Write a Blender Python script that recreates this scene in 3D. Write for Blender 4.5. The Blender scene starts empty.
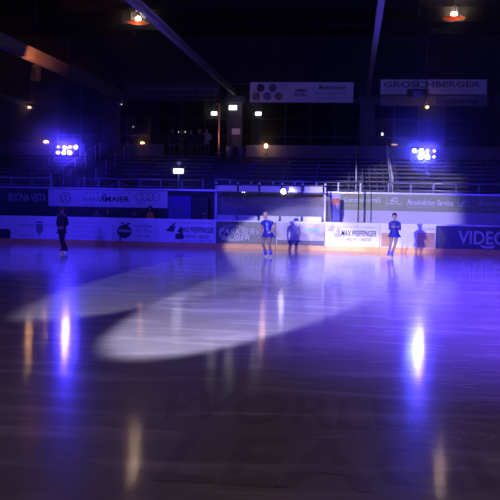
import bpy, bmesh, math, random
from mathutils import Vector, Matrix, Euler
random.seed(7)
S = bpy.context.scene
COL = S.collection
PI = math.pi

# ------------------------------------------------------------------ camera
F = 850.0
CAM_A, CAM_P, CAM_R, CAM_Z = math.radians(6.82), math.radians(3.45), math.radians(1.0), 2.123
_fw = Vector((-math.sin(CAM_A)*math.cos(CAM_P), math.cos(CAM_A)*math.cos(CAM_P), -math.sin(CAM_P)))
_rt = Vector((math.cos(CAM_A), math.sin(CAM_A), 0))
_up = _rt.cross(_fw)
_rt2 = _rt*math.cos(CAM_R)+_up*math.sin(CAM_R)
_up2 = _up*math.cos(CAM_R)-_rt*math.sin(CAM_R)
cd = bpy.data.cameras.new('camera'); cam = bpy.data.objects.new('camera', cd); COL.objects.link(cam)
m = Matrix((_rt2, _up2, -_fw)).transposed().to_4x4(); m.translation = Vector((0, 0, CAM_Z)); cam.matrix_world = m
cd.sensor_width = 36; cd.lens = F/500*36; cd.clip_end = 400; cd.clip_start = .1
S.camera = cam

def P(px, py, Y):
    d = _fw+_rt2*(px-250)/F-_up2*(py-250)/F
    return Vector((0, 0, CAM_Z))+d*(Y/d.y)
def PX(px, Y, py=200): return P(px, py, Y).x

# ------------------------------------------------------------------ materials
M = {}
def mat(name, col, rough=.6, metal=0, emit=None, estr=0, var=.12, scale=6, bump=0, spec=.4, trans=0):
    m = bpy.data.materials.new(name); m.use_nodes = True
    nt = m.node_tree; b = nt.nodes['Principled BSDF']
    b.inputs['Roughness'].default_value = rough; b.inputs['Metallic'].default_value = metal
    b.inputs['Specular IOR Level'].default_value = spec
    tc = nt.nodes.new('ShaderNodeTexCoord'); nz = nt.nodes.new('ShaderNodeTexNoise'); nz.inputs['Scale'].default_value = scale
    nz.inputs['Detail'].default_value = 4
    nt.links.new(tc.outputs['Object'], nz.inputs['Vector'])
    rp = nt.nodes.new('ShaderNodeValToRGB')
    rp.color_ramp.elements[0].position = .3; rp.color_ramp.elements[1].position = .7
    rp.color_ramp.elements[0].color = (*[c*(1-var) for c in col], 1)
    rp.color_ramp.elements[1].color = (*[min(1, c*(1+var)) for c in col], 1)
    nt.links.new(nz.outputs['Fac'], rp.inputs['Fac']); nt.links.new(rp.outputs['Color'], b.inputs['Base Color'])
    if bump:
        bp = nt.nodes.new('ShaderNodeBump'); bp.inputs['Strength'].default_value = bump
        nt.links.new(nz.outputs['Fac'], bp.inputs['Height']); nt.links.new(bp.outputs['Normal'], b.inputs['Normal'])
    if emit:
        b.inputs['Emission Color'].default_value = (*emit, 1); b.inputs['Emission Strength'].default_value = estr
    if trans:
        b.inputs['Transmission Weight'].default_value = trans
    M[name] = m; return m

mat('white_board', (.80, .79, .80), .35, var=.04)
mat('cap_white', (.82, .82, .85), .35, var=.04)
mat('kick', (.85, .42, .12), .4, var=.10)
mat('black_print', (.03, .03, .035), .5, var=.05)
mat('grey_print', (.22, .21, .24), .5, var=.05)
mat('palegrey_print', (.5, .48, .52), .5, var=.05)
mat('dark_board', (.05, .045, .07), .35, var=.25, scale=2.5)
mat('photo_board', (.42, .37, .40), .35, var=.55, scale=2.2)
mat('tan_board', (.52, .28, .15), .35, var=.35, scale=1.6)
mat('navy_board', (.03, .025, .09), .35, var=.15)
mat('light_print', (.72, .70, .78), .5, var=.04)
mat('green_print', (.20, .75, .40), .5, var=.05)
mat('blue_print', (.12, .14, .65), .5, var=.05)
mat('olive', (.29, .32, .17), .5, var=.06)
mat('red_print', (.55, .14, .07), .5, var=.1)
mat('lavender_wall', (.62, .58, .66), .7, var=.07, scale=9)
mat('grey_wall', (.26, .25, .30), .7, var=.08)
mat('concrete', (.11, .105, .115), .85, var=.15, scale=3)
mat('dark_concrete', (.06, .058, .066), .85, var=.2, scale=2)
mat('parapet', (.22, .21, .24), .8, var=.1, scale=2)
mat('bench', (.21, .185, .20), .55, var=.15)
mat('steel', (.55, .55, .58), .35, .6, var=.05)
mat('steel_dull', (.26, .26, .3), .5, .2, var=.05)
mat('white_paint', (.82, .82, .84), .4, var=.03)
mat('black_metal', (.02, .02, .022), .5, .2, var=.1)
mat('dark_metal', (.05, .05, .055), .45, .3, var=.1)
mat('beam_paint', (.13, .12, .13), .6, var=.15, scale=3)
mat('red_beam', (.46, .17, .08), .6, var=.35, scale=5)
mat('column_paint', (.06, .057, .066), .7, var=.15)
mat('roof', (.014, .013, .015), .9, var=.2, scale=1)
mat('wall_dark', (.05, .048, .055), .85, var=.25, scale=.8)
mat('glass_dark', (.008, .008, .012), .7, var=.1, spec=.1)
mat('frame_dark', (.09, .09, .11), .5, var=.1)
mat('sign_white', (.62, .62, .64), .6, var=.05)
mat('sign_grey', (.17, .165, .19), .6, var=.1)
mat('sign_dark', (.03, .03, .045), .6, var=.1)
mat('sign_ink', (.10, .10, .14), .6, var=.05)
mat('sign_text', (.20, .19, .26), .6, var=.05)
mat('emblem_grey', (.16, .15, .13), .6, var=.3, scale=12)
mat('copper', (.75, .38, .24), .4, .3, var=.06)
mat('amber_shade', (.75, .28, .06), .5, var=.08)
mat('skin', (.42, .27, .22), .5, var=.04)
mat('tights', (.25, .165, .15), .5, var=.04)
mat('lip', (.45, .13, .12), .4, var=.03)
mat('eye', (.02, .02, .02), .2, var=.03)
mat('blond', (.42, .30, .18), .5, var=.25, scale=30)
mat('dark_hair', (.03, .022, .02), .45, var=.25, scale=30)
mat('blue_dress', (.022, .025, .32), .35, var=.35, scale=40)
mat('blue_dress_plain', (.022, .022, .27), .5, var=.12, scale=20)
mat('navy_cloth', (.02, .02, .035), .7, var=.2, scale=15)
mat('blue_boot', (.07, .08, .70), .4, var=.1)
mat('blade', (.85, .85, .9), .15, .9, var=.02)
mat('orange_vest', (.98, .30, .04), .7, var=.08)
mat('dark_cloth', (.035, .033, .04), .8, var=.2, scale=12)
mat('grey_cloth', (.16, .155, .17), .8, var=.2, scale=12)
mat('pale_cloth', (.32, .32, .36), .8, var=.15, scale=12)
mat('blue_panel', (.10, .10, .40), .6, var=.1)
mat('scratch', (.75, .75, .8), .4, var=.02)
def translucent(name, col, w):
    nt = M[name].node_tree; tb = nt.nodes.new('ShaderNodeBsdfTranslucent'); tb.inputs['Color'].default_value = (*col, 1)
    mx = nt.nodes.new('ShaderNodeMixShader'); mx.inputs['Fac'].default_value = w
    nt.links.new(nt.nodes['Principled BSDF'].outputs[0], mx.inputs[1]); nt.links.new(tb.outputs[0], mx.inputs[2]); nt.links.new(mx.outputs[0], nt.nodes['Material Output'].inputs['Surface'])
translucent('amber_shade', (.95, .25, .04), .5)
def emat(name, col, s):
    return mat(name, (.8, .8, .8), .5, emit=col, estr=s)
emat('led', (.085, .06, 1.0), 90)
emat('led_bright', (.07, .095, 1.0), 360)
emat('led_soft', (.1, .07, 1.0), 40)
emat('warm_bulb', (1, .82, .66), 60)
emat('post_bulb', (1, .55, .25), 3.2)
emat('far_bulb', (1, .28, .06), 2.8)
emat('orange_bulb', (1, .36, .10), 2.8)
emat('exit_white', (1, .98, .95), 2.2)
emat('glare_white', (.95, .9, 1), 10)
emat('amber', (1, .40, .02), 1.1)
emat('star', (.9, .85, .9), 2.5)

def ice_material():
    m = bpy.data.materials.new('ice'); m.use_nodes = True; nt = m.node_tree; L = nt.links
    b = nt.nodes['Principled BSDF']; N = nt.nodes.new
    tc = N('ShaderNodeTexCoord')
    def noise(scale, sx, sy, det, rot=0):
        mp = N('ShaderNodeMapping'); mp.inputs['Scale'].default_value = (sx, sy, 1); mp.inputs['Rotation'].default_value = (0, 0, rot)
        L.new(tc.outputs['Object'], mp.inputs['Vector'])
        n = N('ShaderNodeTexNoise'); n.inputs['Scale'].default_value = scale; n.inputs['Detail'].default_value = det; n.inputs['Distortion'].default_value = .6; n.inputs['Roughness'].default_value = .62
        L.new(mp.outputs['Vector'], n.inputs['Vector']); return n.outputs['Fac']
    def ramp(fac, p0, c0, p1, c1):
        r = N('ShaderNodeValToRGB'); r.color_ramp.elements[0].position = p0; r.color_ramp.elements[1].position = p1
        r.color_ramp.elements[0].color = (*c0, 1); r.color_ramp.elements[1].color = (*c1, 1); L.new(fac, r.inputs['Fac']); return r.outputs['Color']
    big = noise(.45, 1, .8, 5)
    streak = noise(1.3, .35, 1.5, 7, .30)
    fine = noise(8, .45, 1.3, 6, -.35)
    c1 = ramp(big, .3, (.40, .39, .41), .7, (.52, .51, .53))
    c2 = ramp(streak, .50, (0, 0, 0), .74, (.36, .36, .37))
    mx = N('ShaderNodeMix'); mx.data_type = 'RGBA'; mx.blend_type = 'ADD'; mx.inputs['Factor'].default_value = 1
    L.new(c1, mx.inputs['A']); L.new(c2, mx.inputs['B']); L.new(mx.outputs['Result'], b.inputs['Base Color'])
    r1 = ramp(streak, .35, (.065, .065, .065), .75, (.12, .12, .12))
    L.new(r1, b.inputs['Roughness'])
    b.inputs['IOR'].default_value = 1.31; b.inputs['Coat Weight'].default_value = .45; b.inputs['Coat Roughness'].default_value = .26; b.inputs['Coat IOR'].default_value = 1.31; b.inputs['Specular IOR Level'].default_value = .5
    bp = N('ShaderNodeBump'); bp.inputs['Strength'].default_value = .065; bp.inputs['Distance'].default_value = .02
    ad = N('ShaderNodeMath'); ad.operation = 'ADD'; L.new(fine, ad.inputs[0]); L.new(streak, ad.inputs[1])
    L.new(ad.outputs[0], bp.inputs['Height']); L.new(bp.outputs['Normal'], b.inputs['Normal'])
    M['ice'] = m
    m2 = m.copy(); m2.name = 'ice_paint'
    for n in m2.node_tree.nodes:
        if n.type == 'VALTORGB' and abs(n.color_ramp.elements[0].color[0]-.40) < .01:
            n.color_ramp.elements[0].color = (.34, .33, .37, 1); n.color_ramp.elements[1].color = (.44, .43, .47, 1)
    M['ice_paint'] = m2
ice_material()

# ------------------------------------------------------------------ mesh helpers
ORG = {}
def tag(o, label=None, cat=None, group=None, kind=None):
    if label: o['label'] = label
    if cat: o['category'] = cat
    if group: o['group'] = group
    if kind: o['kind'] = kind
    return o
def empty(name, loc, label, cat, group=None):
    o = bpy.data.objects.new(name, None); COL.objects.link(o); o.location = loc; o.empty_display_size = .2
    ORG[o] = Vector(loc); return tag(o, label, cat, group)
def link(name, me, mats, parent=None, org=None):
    if not isinstance(mats, (list, tuple)): mats = [mats]
    for x in mats: me.materials.append(M[x] if isinstance(x, str) else x)
    o = bpy.data.objects.new(name, me); COL.objects.link(o)
    if parent is not None: o.parent = parent
    ORG[o] = ORG[parent] if parent is not None else (org or Vector((0, 0, 0)))
    return o
class MB:
    """collects shapes in world coordinates and links them as one mesh object"""
    def __init__(s): s.bm = bmesh.new()
    def box(s, a, b, mi=0):
        x0, y0, z0 = a; x1, y1, z1 = b
        v = [s.bm.verts.new(c) for c in ((x0,y0,z0),(x1,y0,z0),(x1,y1,z0),(x0,y1,z0),(x0,y0,z1),(x1,y0,z1),(x1,y1,z1),(x0,y1,z1))]
        for f in ((0,3,2,1),(4,5,6,7),(0,1,5,4),(1,2,6,5),(2,3,7,6),(3,0,4,7)):
            s.bm.faces.new([v[i] for i in f]).material_index = mi
        return s
    def tube(s, pts, r, n=8, mi=0, cap=True, sy=1):
        pts = [Vector(p) for p in pts]; rs = r if isinstance(r, (list, tuple)) else [r]*len(pts); rings = []
        for i, p in enumerate(pts):
            t = (pts[min(i+1, len(pts)-1)]-pts[max(i-1, 0)]).normalized()
            u = t.cross(Vector((0, 1, 0)) if abs(t.y) < .9 else Vector((1, 0, 0))).normalized(); w = t.cross(u)
            rings.append([s.bm.verts.new(p+(u*math.cos(2*PI*k/n)+w*math.sin(2*PI*k/n)*sy)*rs[i]) for k in range(n)])
        for a, b in zip(rings, rings[1:]):
            for k in range(n):
                f = s.bm.faces.new((a[k], a[(k+1) % n], b[(k+1) % n], b[k])); f.smooth = True; f.material_index = mi
        if cap:
            s.bm.faces.new(rings[0][::-1]).material_index = mi; s.bm.faces.new(rings[-1]).material_index = mi
        return s
    def loft(s, rings, n=16, mi=0, cap=True):
        """rings: (cx,cy,cz,rx,ry) horizontal ellipses"""
        R = [[s.bm.verts.new((cx+rx*math.cos(2*PI*k/n), cy+ry*math.sin(2*PI*k/n), cz)) for k in range(n)] for cx, cy, cz, rx, ry in rings]
        for a, b in zip(R, R[1:]):
            for k in range(n):
                f = s.bm.faces.new((a[k], a[(k+1) % n], b[(k+1) % n], b[k])); f.smooth = True; f.material_index = mi
        if cap:
            s.bm.faces.new(R[0][::-1]).material_index = mi; s.bm.faces.new(R[-1]).material_index = mi
        return s
    def ball(s, c, r, mi=0, seg=14):
        rx, ry, rz = r if isinstance(r, (tuple, list)) else (r, r, r)
        ret = bmesh.ops.create_uvsphere(s.bm, u_segments=seg, v_segments=max(6, seg*2//3), radius=1, matrix=Matrix.Translation(c) @ Matrix.Diagonal((rx, ry, rz, 1)))
        for v in ret['verts']:
            for f in v.link_faces: f.smooth = True; f.material_index = mi
        return s
    def disc(s, c, r, depth, n=20, mi=0):   # short cylinder whose axis runs along Y
        return s.tube([Vector(c)-Vector((0, depth/2, 0)), Vector(c)+Vector((0, depth/2, 0))], r, n, mi)
    def prism(s, pts, y0, y1, mi=0):        # outline in x,z pushed along Y
        a = [s.bm.verts.new((x, y0, z)) for x, z in pts]; b = [s.bm.verts.new((x, y1, z)) for x, z in pts]; n = len(pts)
        s.bm.faces.new(a).material_index = mi; s.bm.faces.new(b[::-1]).material_index = mi
        for k in range(n): s.bm.faces.new((a[(k+1) % n], a[k], b[k], b[(k+1) % n])).material_index = mi
        return s
    def ring(s, c, r, w, y0, y1, n=28, mi=0, sx=1):  # flat annulus facing -Y
        for k in range(n):
            t0, t1 = 2*PI*k/n, 2*PI*(k+1)/n
            q = [(c[0]+sx*rr*math.cos(t), c[1]+rr*math.sin(t)) for rr, t in ((r-w, t0), (r, t0), (r, t1), (r-w, t1))]
            s.prism(q, y0, y1, mi)
        return s
    def build(s, name, mats, parent=None, org=None, bevel=0):
        bmesh.ops.recalc_face_normals(s.bm, faces=s.bm.faces)
        if bevel:
            bmesh.ops.bevel(s.bm, geom=[e for e in s.bm.edges if e.calc_face_angle(0) > .6], offset=bevel, segments=2, affect='EDGES', profile=.7)
        o0 = ORG[parent] if parent is not None else (org or Vector((0, 0, 0)))
        bmesh.ops.translate(s.bm, vec=-Vector(o0), verts=s.bm.verts)
        me = bpy.data.meshes.new(name); s.bm.to_mesh(me); s.bm.free()
        o = link(name, me, mats, parent, org)
        if parent is None and org is not None: o.location = org
        return o
def struct(name, mb, mt):
    return tag(mb.build(name, mt), kind='structure')

def text_mesh(s, bold=False):
    cu = bpy.data.curves.new('t', 'FONT'); cu.body = s; cu.extrude = .0; cu.resolution_u = 3
    if bold: cu.offset = .018
    o = bpy.data.objects.new('t', cu); COL.objects.link(o)
    dg = bpy.context.evaluated_depsgraph_get(); me = bpy.data.meshes.new_from_object(o.evaluated_get(dg))
    bpy.data.objects.remove(o); bpy.data.curves.remove(cu); return me
def lettering(name, s, x0, x1, z0, z1, y, mt, parent, shear=0, bold=False, fit=True, arc=0):
    """raised lettering facing -Y, fitted to the rectangle"""
    me = text_mesh(s, bold)
    xs = [v.co.x for v in me.vertices]; ys = [v.co.y for v in me.vertices]
    ax, bx, ay, by = min(xs), max(xs), min(ys), max(ys)
    bm = bmesh.new(); bm.from_mesh(me); bpy.data.meshes.remove(me)
    r = bmesh.ops.extrude_face_region(bm, geom=bm.faces[:])
    for e in r['geom']:
        if isinstance(e, bmesh.types.BMVert): e.co.z += .006
    o0 = ORG[parent]
    for v in bm.verts:
        u = (v.co.x-ax)/(bx-ax); w = (v.co.y-ay)/(by-ay)
        v.co = Vector((x0+u*(x1-x0)+shear*(w-.5)*(z1-z0), y-v.co.z, z0+w*(z1-z0)+arc*(1-(2*u-1)**2)))-o0
    bmesh.ops.recalc_face_normals(bm, faces=bm.faces)
    me = bpy.data.meshes.new(name); bm.to_mesh(me); bm.free()
    return link(name, me, mt, parent)

# ------------------------------------------------------------------ the setting
YB = 35.85          # ice face of the far boards
YF = 38.0           # front wall of the stand
struct('floor_ice', MB().box((-45, -6, -.3), (32, YB+.02, 0)), 'ice')
struct('floor_walkway', MB().box((-45, YB+.03, -.3), (32, YF+.3, 0)), 'dark_concrete')
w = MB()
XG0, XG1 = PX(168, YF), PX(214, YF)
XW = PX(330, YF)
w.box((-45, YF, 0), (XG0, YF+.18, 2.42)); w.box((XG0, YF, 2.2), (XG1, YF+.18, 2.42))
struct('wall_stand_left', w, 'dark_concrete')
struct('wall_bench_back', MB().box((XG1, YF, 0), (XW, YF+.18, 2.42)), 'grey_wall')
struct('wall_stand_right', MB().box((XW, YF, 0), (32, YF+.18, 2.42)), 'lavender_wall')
struct('trim_1', MB().box((-45, YF-.10, 2.43), (32, YF+.35, 2.50)), 'steel')
t = MB()
NR = 9
for i in range(NR):
    t.box((-45, 38.35+.87*i, 0), (32, 38.35+.87*(i+1) if i < NR-1 else 47.3, 2.2+.225*i))
struct('floor_terrace', t, 'concrete')
struct('floor_concourse', MB().box((-45, 47.32, 3.9), (32, 60, 4.45)), 'dark_concrete')
for k, (a, b) in enumerate(((-60, 84), (100, 163), (246, 620))):
    x0, x1 = PX(a, 47.5, 150), PX(b, 47.5, 150)
    q = MB().box((x0, 47.4, 4.45), (x1, 47.6, 5.06)); q.box((x0, 47.36, 5.06), (x1, 47.64, 5.12))
    struct('wall_parapet_%d' % (k+1), q, 'parapet')
struct('wall_back', MB().box((-45, 60, 3.9), (32, 60.4, 14)), 'wall_dark')
struct('wall_left', MB().box((-45.4, -6, -.3), (-45, 60.4, 14)), 'wall_dark')
struct('wall_right', MB().box((32, -6, -.3), (32.4, 60.4, 14)), 'wall_dark')
c = MB().box((-45.4, -6, 13.6), (32.4, 60.4, 14))
for k in range(10): c.box((-45, 2+6*k, 13.2), (32, 2.3+6*k, 13.6))
struct('ceiling', c, 'roof')
# columns, girders
CX = [-14.18-7.4, -14.18, -6.85, .70, 8.1]
for k, x in enumerate(CX):
    q = MB().box((x-.42, 48.8, 4.45), (x+.42, 49.4, 8.0)); q.box((x-.55, 48.7, 7.6), (x+.55, 49.5, 8.0)); q.box((x-.5, 48.75, 4.45), (x+.5, 49.45, 4.62))
    struct('column_%d' % (k+1), q, 'column_paint')
    g, hh = (.17, .5) if k == 1 else (.10, .24)
    q = MB(); q.box((x-g, 8, 8.02), (x+g, 60, 8.06)); q.box((x-.04, 8, 8.06), (x+.04, 60, 8.0+hh)); q.box((x-g, 8, 8.0+hh), (x+g, 60, 8.04+hh))
    if k == 1: q.box((x-g+.01, 8, 8.06), (x+g-.01, 60, 8.0+hh))
    for j in range(13 if k != 1 else 0): q.box((x-g+.01, 9+4*j, 8.06), (x+g-.01, 9.05+4*j, 8.0+hh))
    struct('girder_%d' % (k+1), q, 'beam_paint')
# windows of the back wall, one per bay
for k in range(4):
    x0, x1 = CX[k]+.3, CX[k+1]-.3
    n = tag(MB().box((x0, 59.8, 5.4), (x1, 59.9, 10.2)).build('window_%d' % (k+1), 'glass_dark'), kind='structure')
    f = MB(); nb = 4
    for j in range(nb+1):
        xx = x0+(x1-x0)*j/nb; f.box((xx-.05, 59.68, 5.4), (xx+.05, 59.8, 10.2))
    for z in (5.4, 6.5, 7.72, 9.0, 10.15): f.box((x0, 59.68, z-.05), (x1, 59.8, z+.05))
    f.build('window_frame', 'frame_dark', n)
# rink letters under the ice
def ice_text(s, x0, x1, y0, y1):
    me = text_mesh(s, True); xs = [v.co.x for v in me.vertices]; ys = [v.co.y for v in me.vertices]
    for v in me.vertices:
        v.co = Vector((x0+(v.co.x-min(xs))/(max(xs)-min(xs))*(x1-x0), y0+(v.co.y-min(ys))/(max(ys)-min(ys))*(y1-y0), .003))
    o = link('ice_lettering', me, 'ice_paint'); tag(o, kind='structure'); return o
ice_text('WORLD', -1.95, .75, 7.85, 9.1)
ice_text('LEAGUE', -1.44, 2.15, 6.12, 7.5)

# ------------------------------------------------------------------ rink boards
def board(x0, x1, face, label, seam=True):
    r = empty('rink_board', ((x0+x1)/2, YB+.06, 0), label, 'rink board', 'advertising boards along the far side of the ice')
    MB().box((x0+.008, YB, .2), (x1-.008, YB+.10, 1.14)).build('panel', face, r)
    MB().box((x0+.004, YB-.015, 0), (x1-.004, YB+.10, .2)).build('kickplate', 'kick', r, bevel=.006)
    MB().box((x0, YB-.02, 1.14), (x1, YB+.13, 1.205)).build('cap_rail', 'cap_white', r, bevel=.01)
    for x in (x0+.05, x1-.11): MB().box((x, YB+.10, 0), (x+.06, YB+.16, 1.14)).build('support', 'steel', r)
    return r
bx = lambda p: PX(p, YB, 232)
def bz(px, py): return P(px, py, YB).z
def rect(px0, py0, px1, py1):
    a = P(px0, py1, YB); b = P(px1, py0, YB); return a.x, b.x, a.z, b.z
def bt(r, s, px0, py0, px1, py1, mt, name='lettering', **k):
    x0, x1, z0, z1 = rect(px0, py0, px1, py1); return lettering(name, s, x0, x1, z0, z1, YB-.001, mt, r, **k)
YP0, YP1 = YB-.008, YB+.001
edges = [-62, -20, 16, 66, 113, 156, 216, 276, 325, 380, 436, 500, 560]
B = {}
LB = {16: 'white rink board with a dark crest and small print, left of the silhouetted skater',
      66: 'white rink board covered in lines of small print, beside the silhouetted skater',
      113: 'white rink board with a dark apple emblem and three lines of text',
      156: 'blue-lit white rink board with a machine emblem, next to the players bench',
      216: 'dark rink board with lettering inside an oval, behind the left short-dress skater',
      276: 'dark photo-print rink board with green lettering, in front of the players bench',
      325: 'brightly lit white rink board with grey machine emblem and black slanted lettering',
      380: 'tan and white rink board behind the skater with folded arms',
      436: 'dark navy rink board with large pale capitals at the right edge',
      -20: 'white rink board with a black square logo at the left edge'}
FACE = {216: 'dark_board', 276: 'photo_board', 380: 'white_board', 436: 'navy_board'}
for a, b in zip(edges, edges[1:]):
    if a in LB:
        bb = 545 if a == 436 else b
        B[a] = board(bx(a), bx(bb), FACE.get(a, 'white_board'), LB[a])
# black square logo
r = B[-20]; x0, x1, z0, z1 = rect(-6, 229, 10.5, 238.5)
MB().prism([(x0, z0), (x1, z0), (x1, z1-.05), (x1-.08, z1), (x0, z1)], YP0, YP1).build('logo', 'black_print', r)
bt(r, 'G', 2.5, 231.5, 8, 236.5, 'light_print', bold=True)
# crest board
r = B[16]; q = MB(); cx, cz = (P(39.5, 229, YB).x, P(39.5, 229, YB).z)
q.prism([(cx-.16, cz+.22), (cx+.16, cz+.22), (cx+.17, cz-.05), (cx, cz-.30), (cx-.17, cz-.05)], YP0, YP1)
q.prism([(cx-.22, cz+.26), (cx+.22, cz+.26), (cx+.1, cz+.34), (cx-.1, cz+.34)], YP0, YP1)
q.build('crest', 'grey_print', r)
bt(r, 'STADTWERKE', 18, 224, 34, 226.5, 'grey_print'); bt(r, 'energie fur die region', 44, 224.5, 58, 226.5, 'grey_print')
bt(r, 'strom gas wasser', 19, 234.5, 33, 236.5, 'grey_print')
# small print board
r = B[66]
for k, s in enumerate(('gemeinsam fur den sport in der stadt', 'wir danken allen partnern und freunden', 'elektro bau holz glas metall', 'herzlich willkommen')):
    bt(r, s, 71, 222+4.4*k, 108-6*(k % 2), 224+4.4*k, 'palegrey_print')
# apple board
r = B[113]; c0 = P(124.3, 231.3, YB); cx, cz = c0.x, c0.z
ap = []
for k in range(36):
    t = 2*PI*k/36; rr = .30*(1+.10*math.cos(2*t)**2-.12*max(0, math.sin(t))**6-.05*max(0, -math.sin(t))**8); ap.append((cx+rr*math.cos(t), cz+rr*math.sin(t)*.98))
q = MB().prism(ap, YP0, YP1); q.prism([(cx-.02, cz+.24), (cx+.02, cz+.24), (cx-.02, cz+.40), (cx-.07, cz+.40)], YP0, YP1)
q.prism([(cx, cz+.28), (cx+.12, cz+.26), (cx+.28, cz+.34), (cx+.16, cz+.38)], YP0, YP1); q.prism([(cx-.24, cz+.42), (cx-.1, cz+.30), (cx-.04, cz+.36)], YP0, YP1)
q.prism([(cx-.22, cz-.46), (cx-.16, cz-.46), (cx-.14, cz-.22), (cx-.20, cz-.22)], YP0, YP1)
q.build('apple_emblem', 'black_print', r)
q = MB().prism([(cx-.27, cz-.02), (cx+.27, cz-.03), (cx+.27, cz+.07), (cx-.27, cz+.08)], YP0-.003, YP0); q.build('emblem_band', 'palegrey_print', r)
bt(r, 'vom Baum', 135.5, 224, 152, 227.5, 'grey_print'); bt(r, 'ins Glas', 136, 229, 153, 232.5, 'grey_print'); bt(r, 'mit Liebe', 137, 234, 150, 237.5, 'grey_print')
# machine emblem boards
def machine(r, px, s, ink, ink2, w2):
    q = MB(); X = lambda u, v: (P(px+u*s, 230, YB).x, bz(px+u*s, 230+v*s))
    q.prism([X(-9, 1), X(-3, -5), X(1, -3), X(-1, 2)], YP0, YP1); q.prism([X(-3, -5), X(1, -8), X(0, -4)], YP0, YP1)
    q.prism([X(3, 2), X(6, -4), X(8, 0), X(8, 4)], YP0, YP1)
    q.build('machine_emblem', ink, r)
    q = MB(); q.prism([X(1, 9), X(1, 4), X(8, 3), X(10, 6), X(9, 9)], YP0, YP1); q.build('emblem_base', ink2, r)
r = B[156]; machine(r, 174.5, 1.0, 'black_print', 'black_print', 1)
bt(r, 'MAX PFEIFFINGER', 180, 227.5, 214, 232.5, 'black_print', shear=.15, bold=True)
bt(r, 'HEIZUNG - SANITAR', 185, 235, 209, 238, 'grey_print', bold=True); bt(r, 'Neumarkt', 181, 240, 193, 241.6, 'grey_print'); bt(r, 'Tel. 08631 / 2290', 195, 240, 212, 242.3, 'grey_print')
bt(r, 'badsanierung - heizung - solar - kundendienst', 168, 222.2, 212, 223.6, 'grey_print')
r = B[325]; machine(r, 333.5, .8, 'palegrey_print', 'palegrey_print', 1)
bt(r, 'MAX PFEIFFINGER', 341.5, 231, 376.5, 236, 'black_print', shear=.15, bold=True)
bt(r, 'HEIZUNG + SANITAR', 346, 238.2, 371.5, 241, 'grey_print', bold=True); bt(r, 'Neumarkt', 330, 243.2, 344, 244.6, 'grey_print'); bt(r, 'Tel. 08631 / 2290', 352, 243.8, 375, 245.2, 'palegrey_print')
bt(r, 'badsanierung - heizung - solar - kundendienst', 327, 226.6, 377, 227.8, 'grey_print')
# oval board
r = B[216]; c0 = P(233, 233, YB)
q = MB().ring((c0.x, c0.z), .36, .03, YP0, YP1, sx=1.75); q.ring((c0.x, c0.z), .30, .015, YP0, YP1, sx=1.8); q.build('oval_ring', 'palegrey_print', r)
bt(r, 'PARKSERVICE', 220, 229, 273.5, 234.2, 'light_print', shear=.25, bold=True); bt(r, 'HUBER', 223, 235.2, 251, 240, 'light_print', shear=.25, bold=True)
# green text board
r = B[276]; bt(r, 'Subway', 304, 227.2, 320, 232.4, 'green_print', bold=True); bt(r, 'frisch belegt', 305, 236.5, 320, 238.6, 'palegrey_print')
x0, x1, z0, z1 = rect(277, 241, 324, 246.2); MB().box((x0, YP0, z0), (x1, YP1, z1)).build('dark_band', 'navy_board', r)
# tan board
r = B[380]
x0, x1, z0, z1 = rect(381, 233, 392, 246.5); MB().box((x0, YP0, z0), (x1, YP1, z1)).build('tan_print', 'tan_board', r)
x0, x1, z0, z1 = rect(417, 233, 435, 247.5); MB().box((x0, YP0, z0), (x1, YP1, z1)).build('tan_print', 'tan_board', r)
bt(r, 'HOLZ', 383, 236.5, 390, 238.4, 'grey_print'); bt(r, 'FREUNDE', 420, 228, 434, 230.4, 'blue_print'); bt(r, 'bauen', 420, 238, 432, 241, 'palegrey_print')
# capitals board
r = B[436]; bt(r, 'VIDEO', 458, 231.6, 507, 244.2, 'light_print', bold=True)
x0, x1, z0, z1 = rect(480, 245.6, 496, 248.2); MB().prism([(x0, z1), (x0+.12, z0), (x1-.12, z0), (x1, z1), ((x0+x1)/2, z1-.05)], YP0, YP1).build('logo', 'light_print', r)  # pale shape paints the patch of light low on this board
x0, x1, z0, z1 = rect(437.5, 227, 452, 248); MB().prism([(x0, z0), (x0, z1), (x1, z0+.2), (x1, z0)], YP0, YP1).build('wedge_print', 'sign_ink', r)

# ------------------------------------------------------------------ banners on the stand front
YN = YF-.012
def fr(px0, py0, px1, py1, Y=YN):
    a = P(px0, py1, Y); b = P(px1, py0, Y); return a.x, b.x, a.z, b.z
def banner(px0, px1, z0, z1, mt, label, name='banner'):
    x0, x1 = PX(px0, YN), PX(px1, YN)
    r = empty(name, ((x0+x1)/2, YN, z0), label, 'banner', 'sponsor banners on the front wall of the stand')
    MB().box((x0, YN, z0), (x1, YF-.002, z1)).build('sheet', mt, r)
    return r
def nt_(r, s, px0, py0, px1, py1, mt, **k):
    x0, x1, z0, z1 = fr(px0, py0, px1, py1); return lettering('lettering', s, x0, x1, z0, z1, YN-.001, mt, r, **k)
r = banner(-24, 48, 1.66, 2.27, 'sign_dark', 'black banner with pale block capitals on the far left front wall')
nt_(r, 'BUONA VISTA', 8.5, 193.6, 46.5, 201.2, 'palegrey_print', bold=True)
r = banner(48.4, 167.5, 1.63, 2.40, 'white_board', 'wide white banner with a round badge, a surname and four linked rings')
c0 = P(65.5, 198, YN); q = MB().ring((c0.x, c0.z), .27, .035, YN-.007, YN); x, z = c0.x, c0.z
def bar(q, a, b, w=.035, y0=YN-.007, y1=YN):
    a = Vector(a); b = Vector(b); n = Vector((-(b-a).y, (b-a).x)).normalized()*w/2
    q.prism([tuple(a+n), tuple(a-n), tuple(b-n), tuple(b+n)], y0, y1)
for sx in (-1, 1):
    bar(q, (x+sx*.11, z+.22), (x, z+.02)); bar(q, (x+sx*.23, z+.12), (x+sx*.11, z-.22)); bar(q, (x+sx*.11, z-.22), (x, z-.01))
q.build('round_badge', 'grey_print', r)
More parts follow.
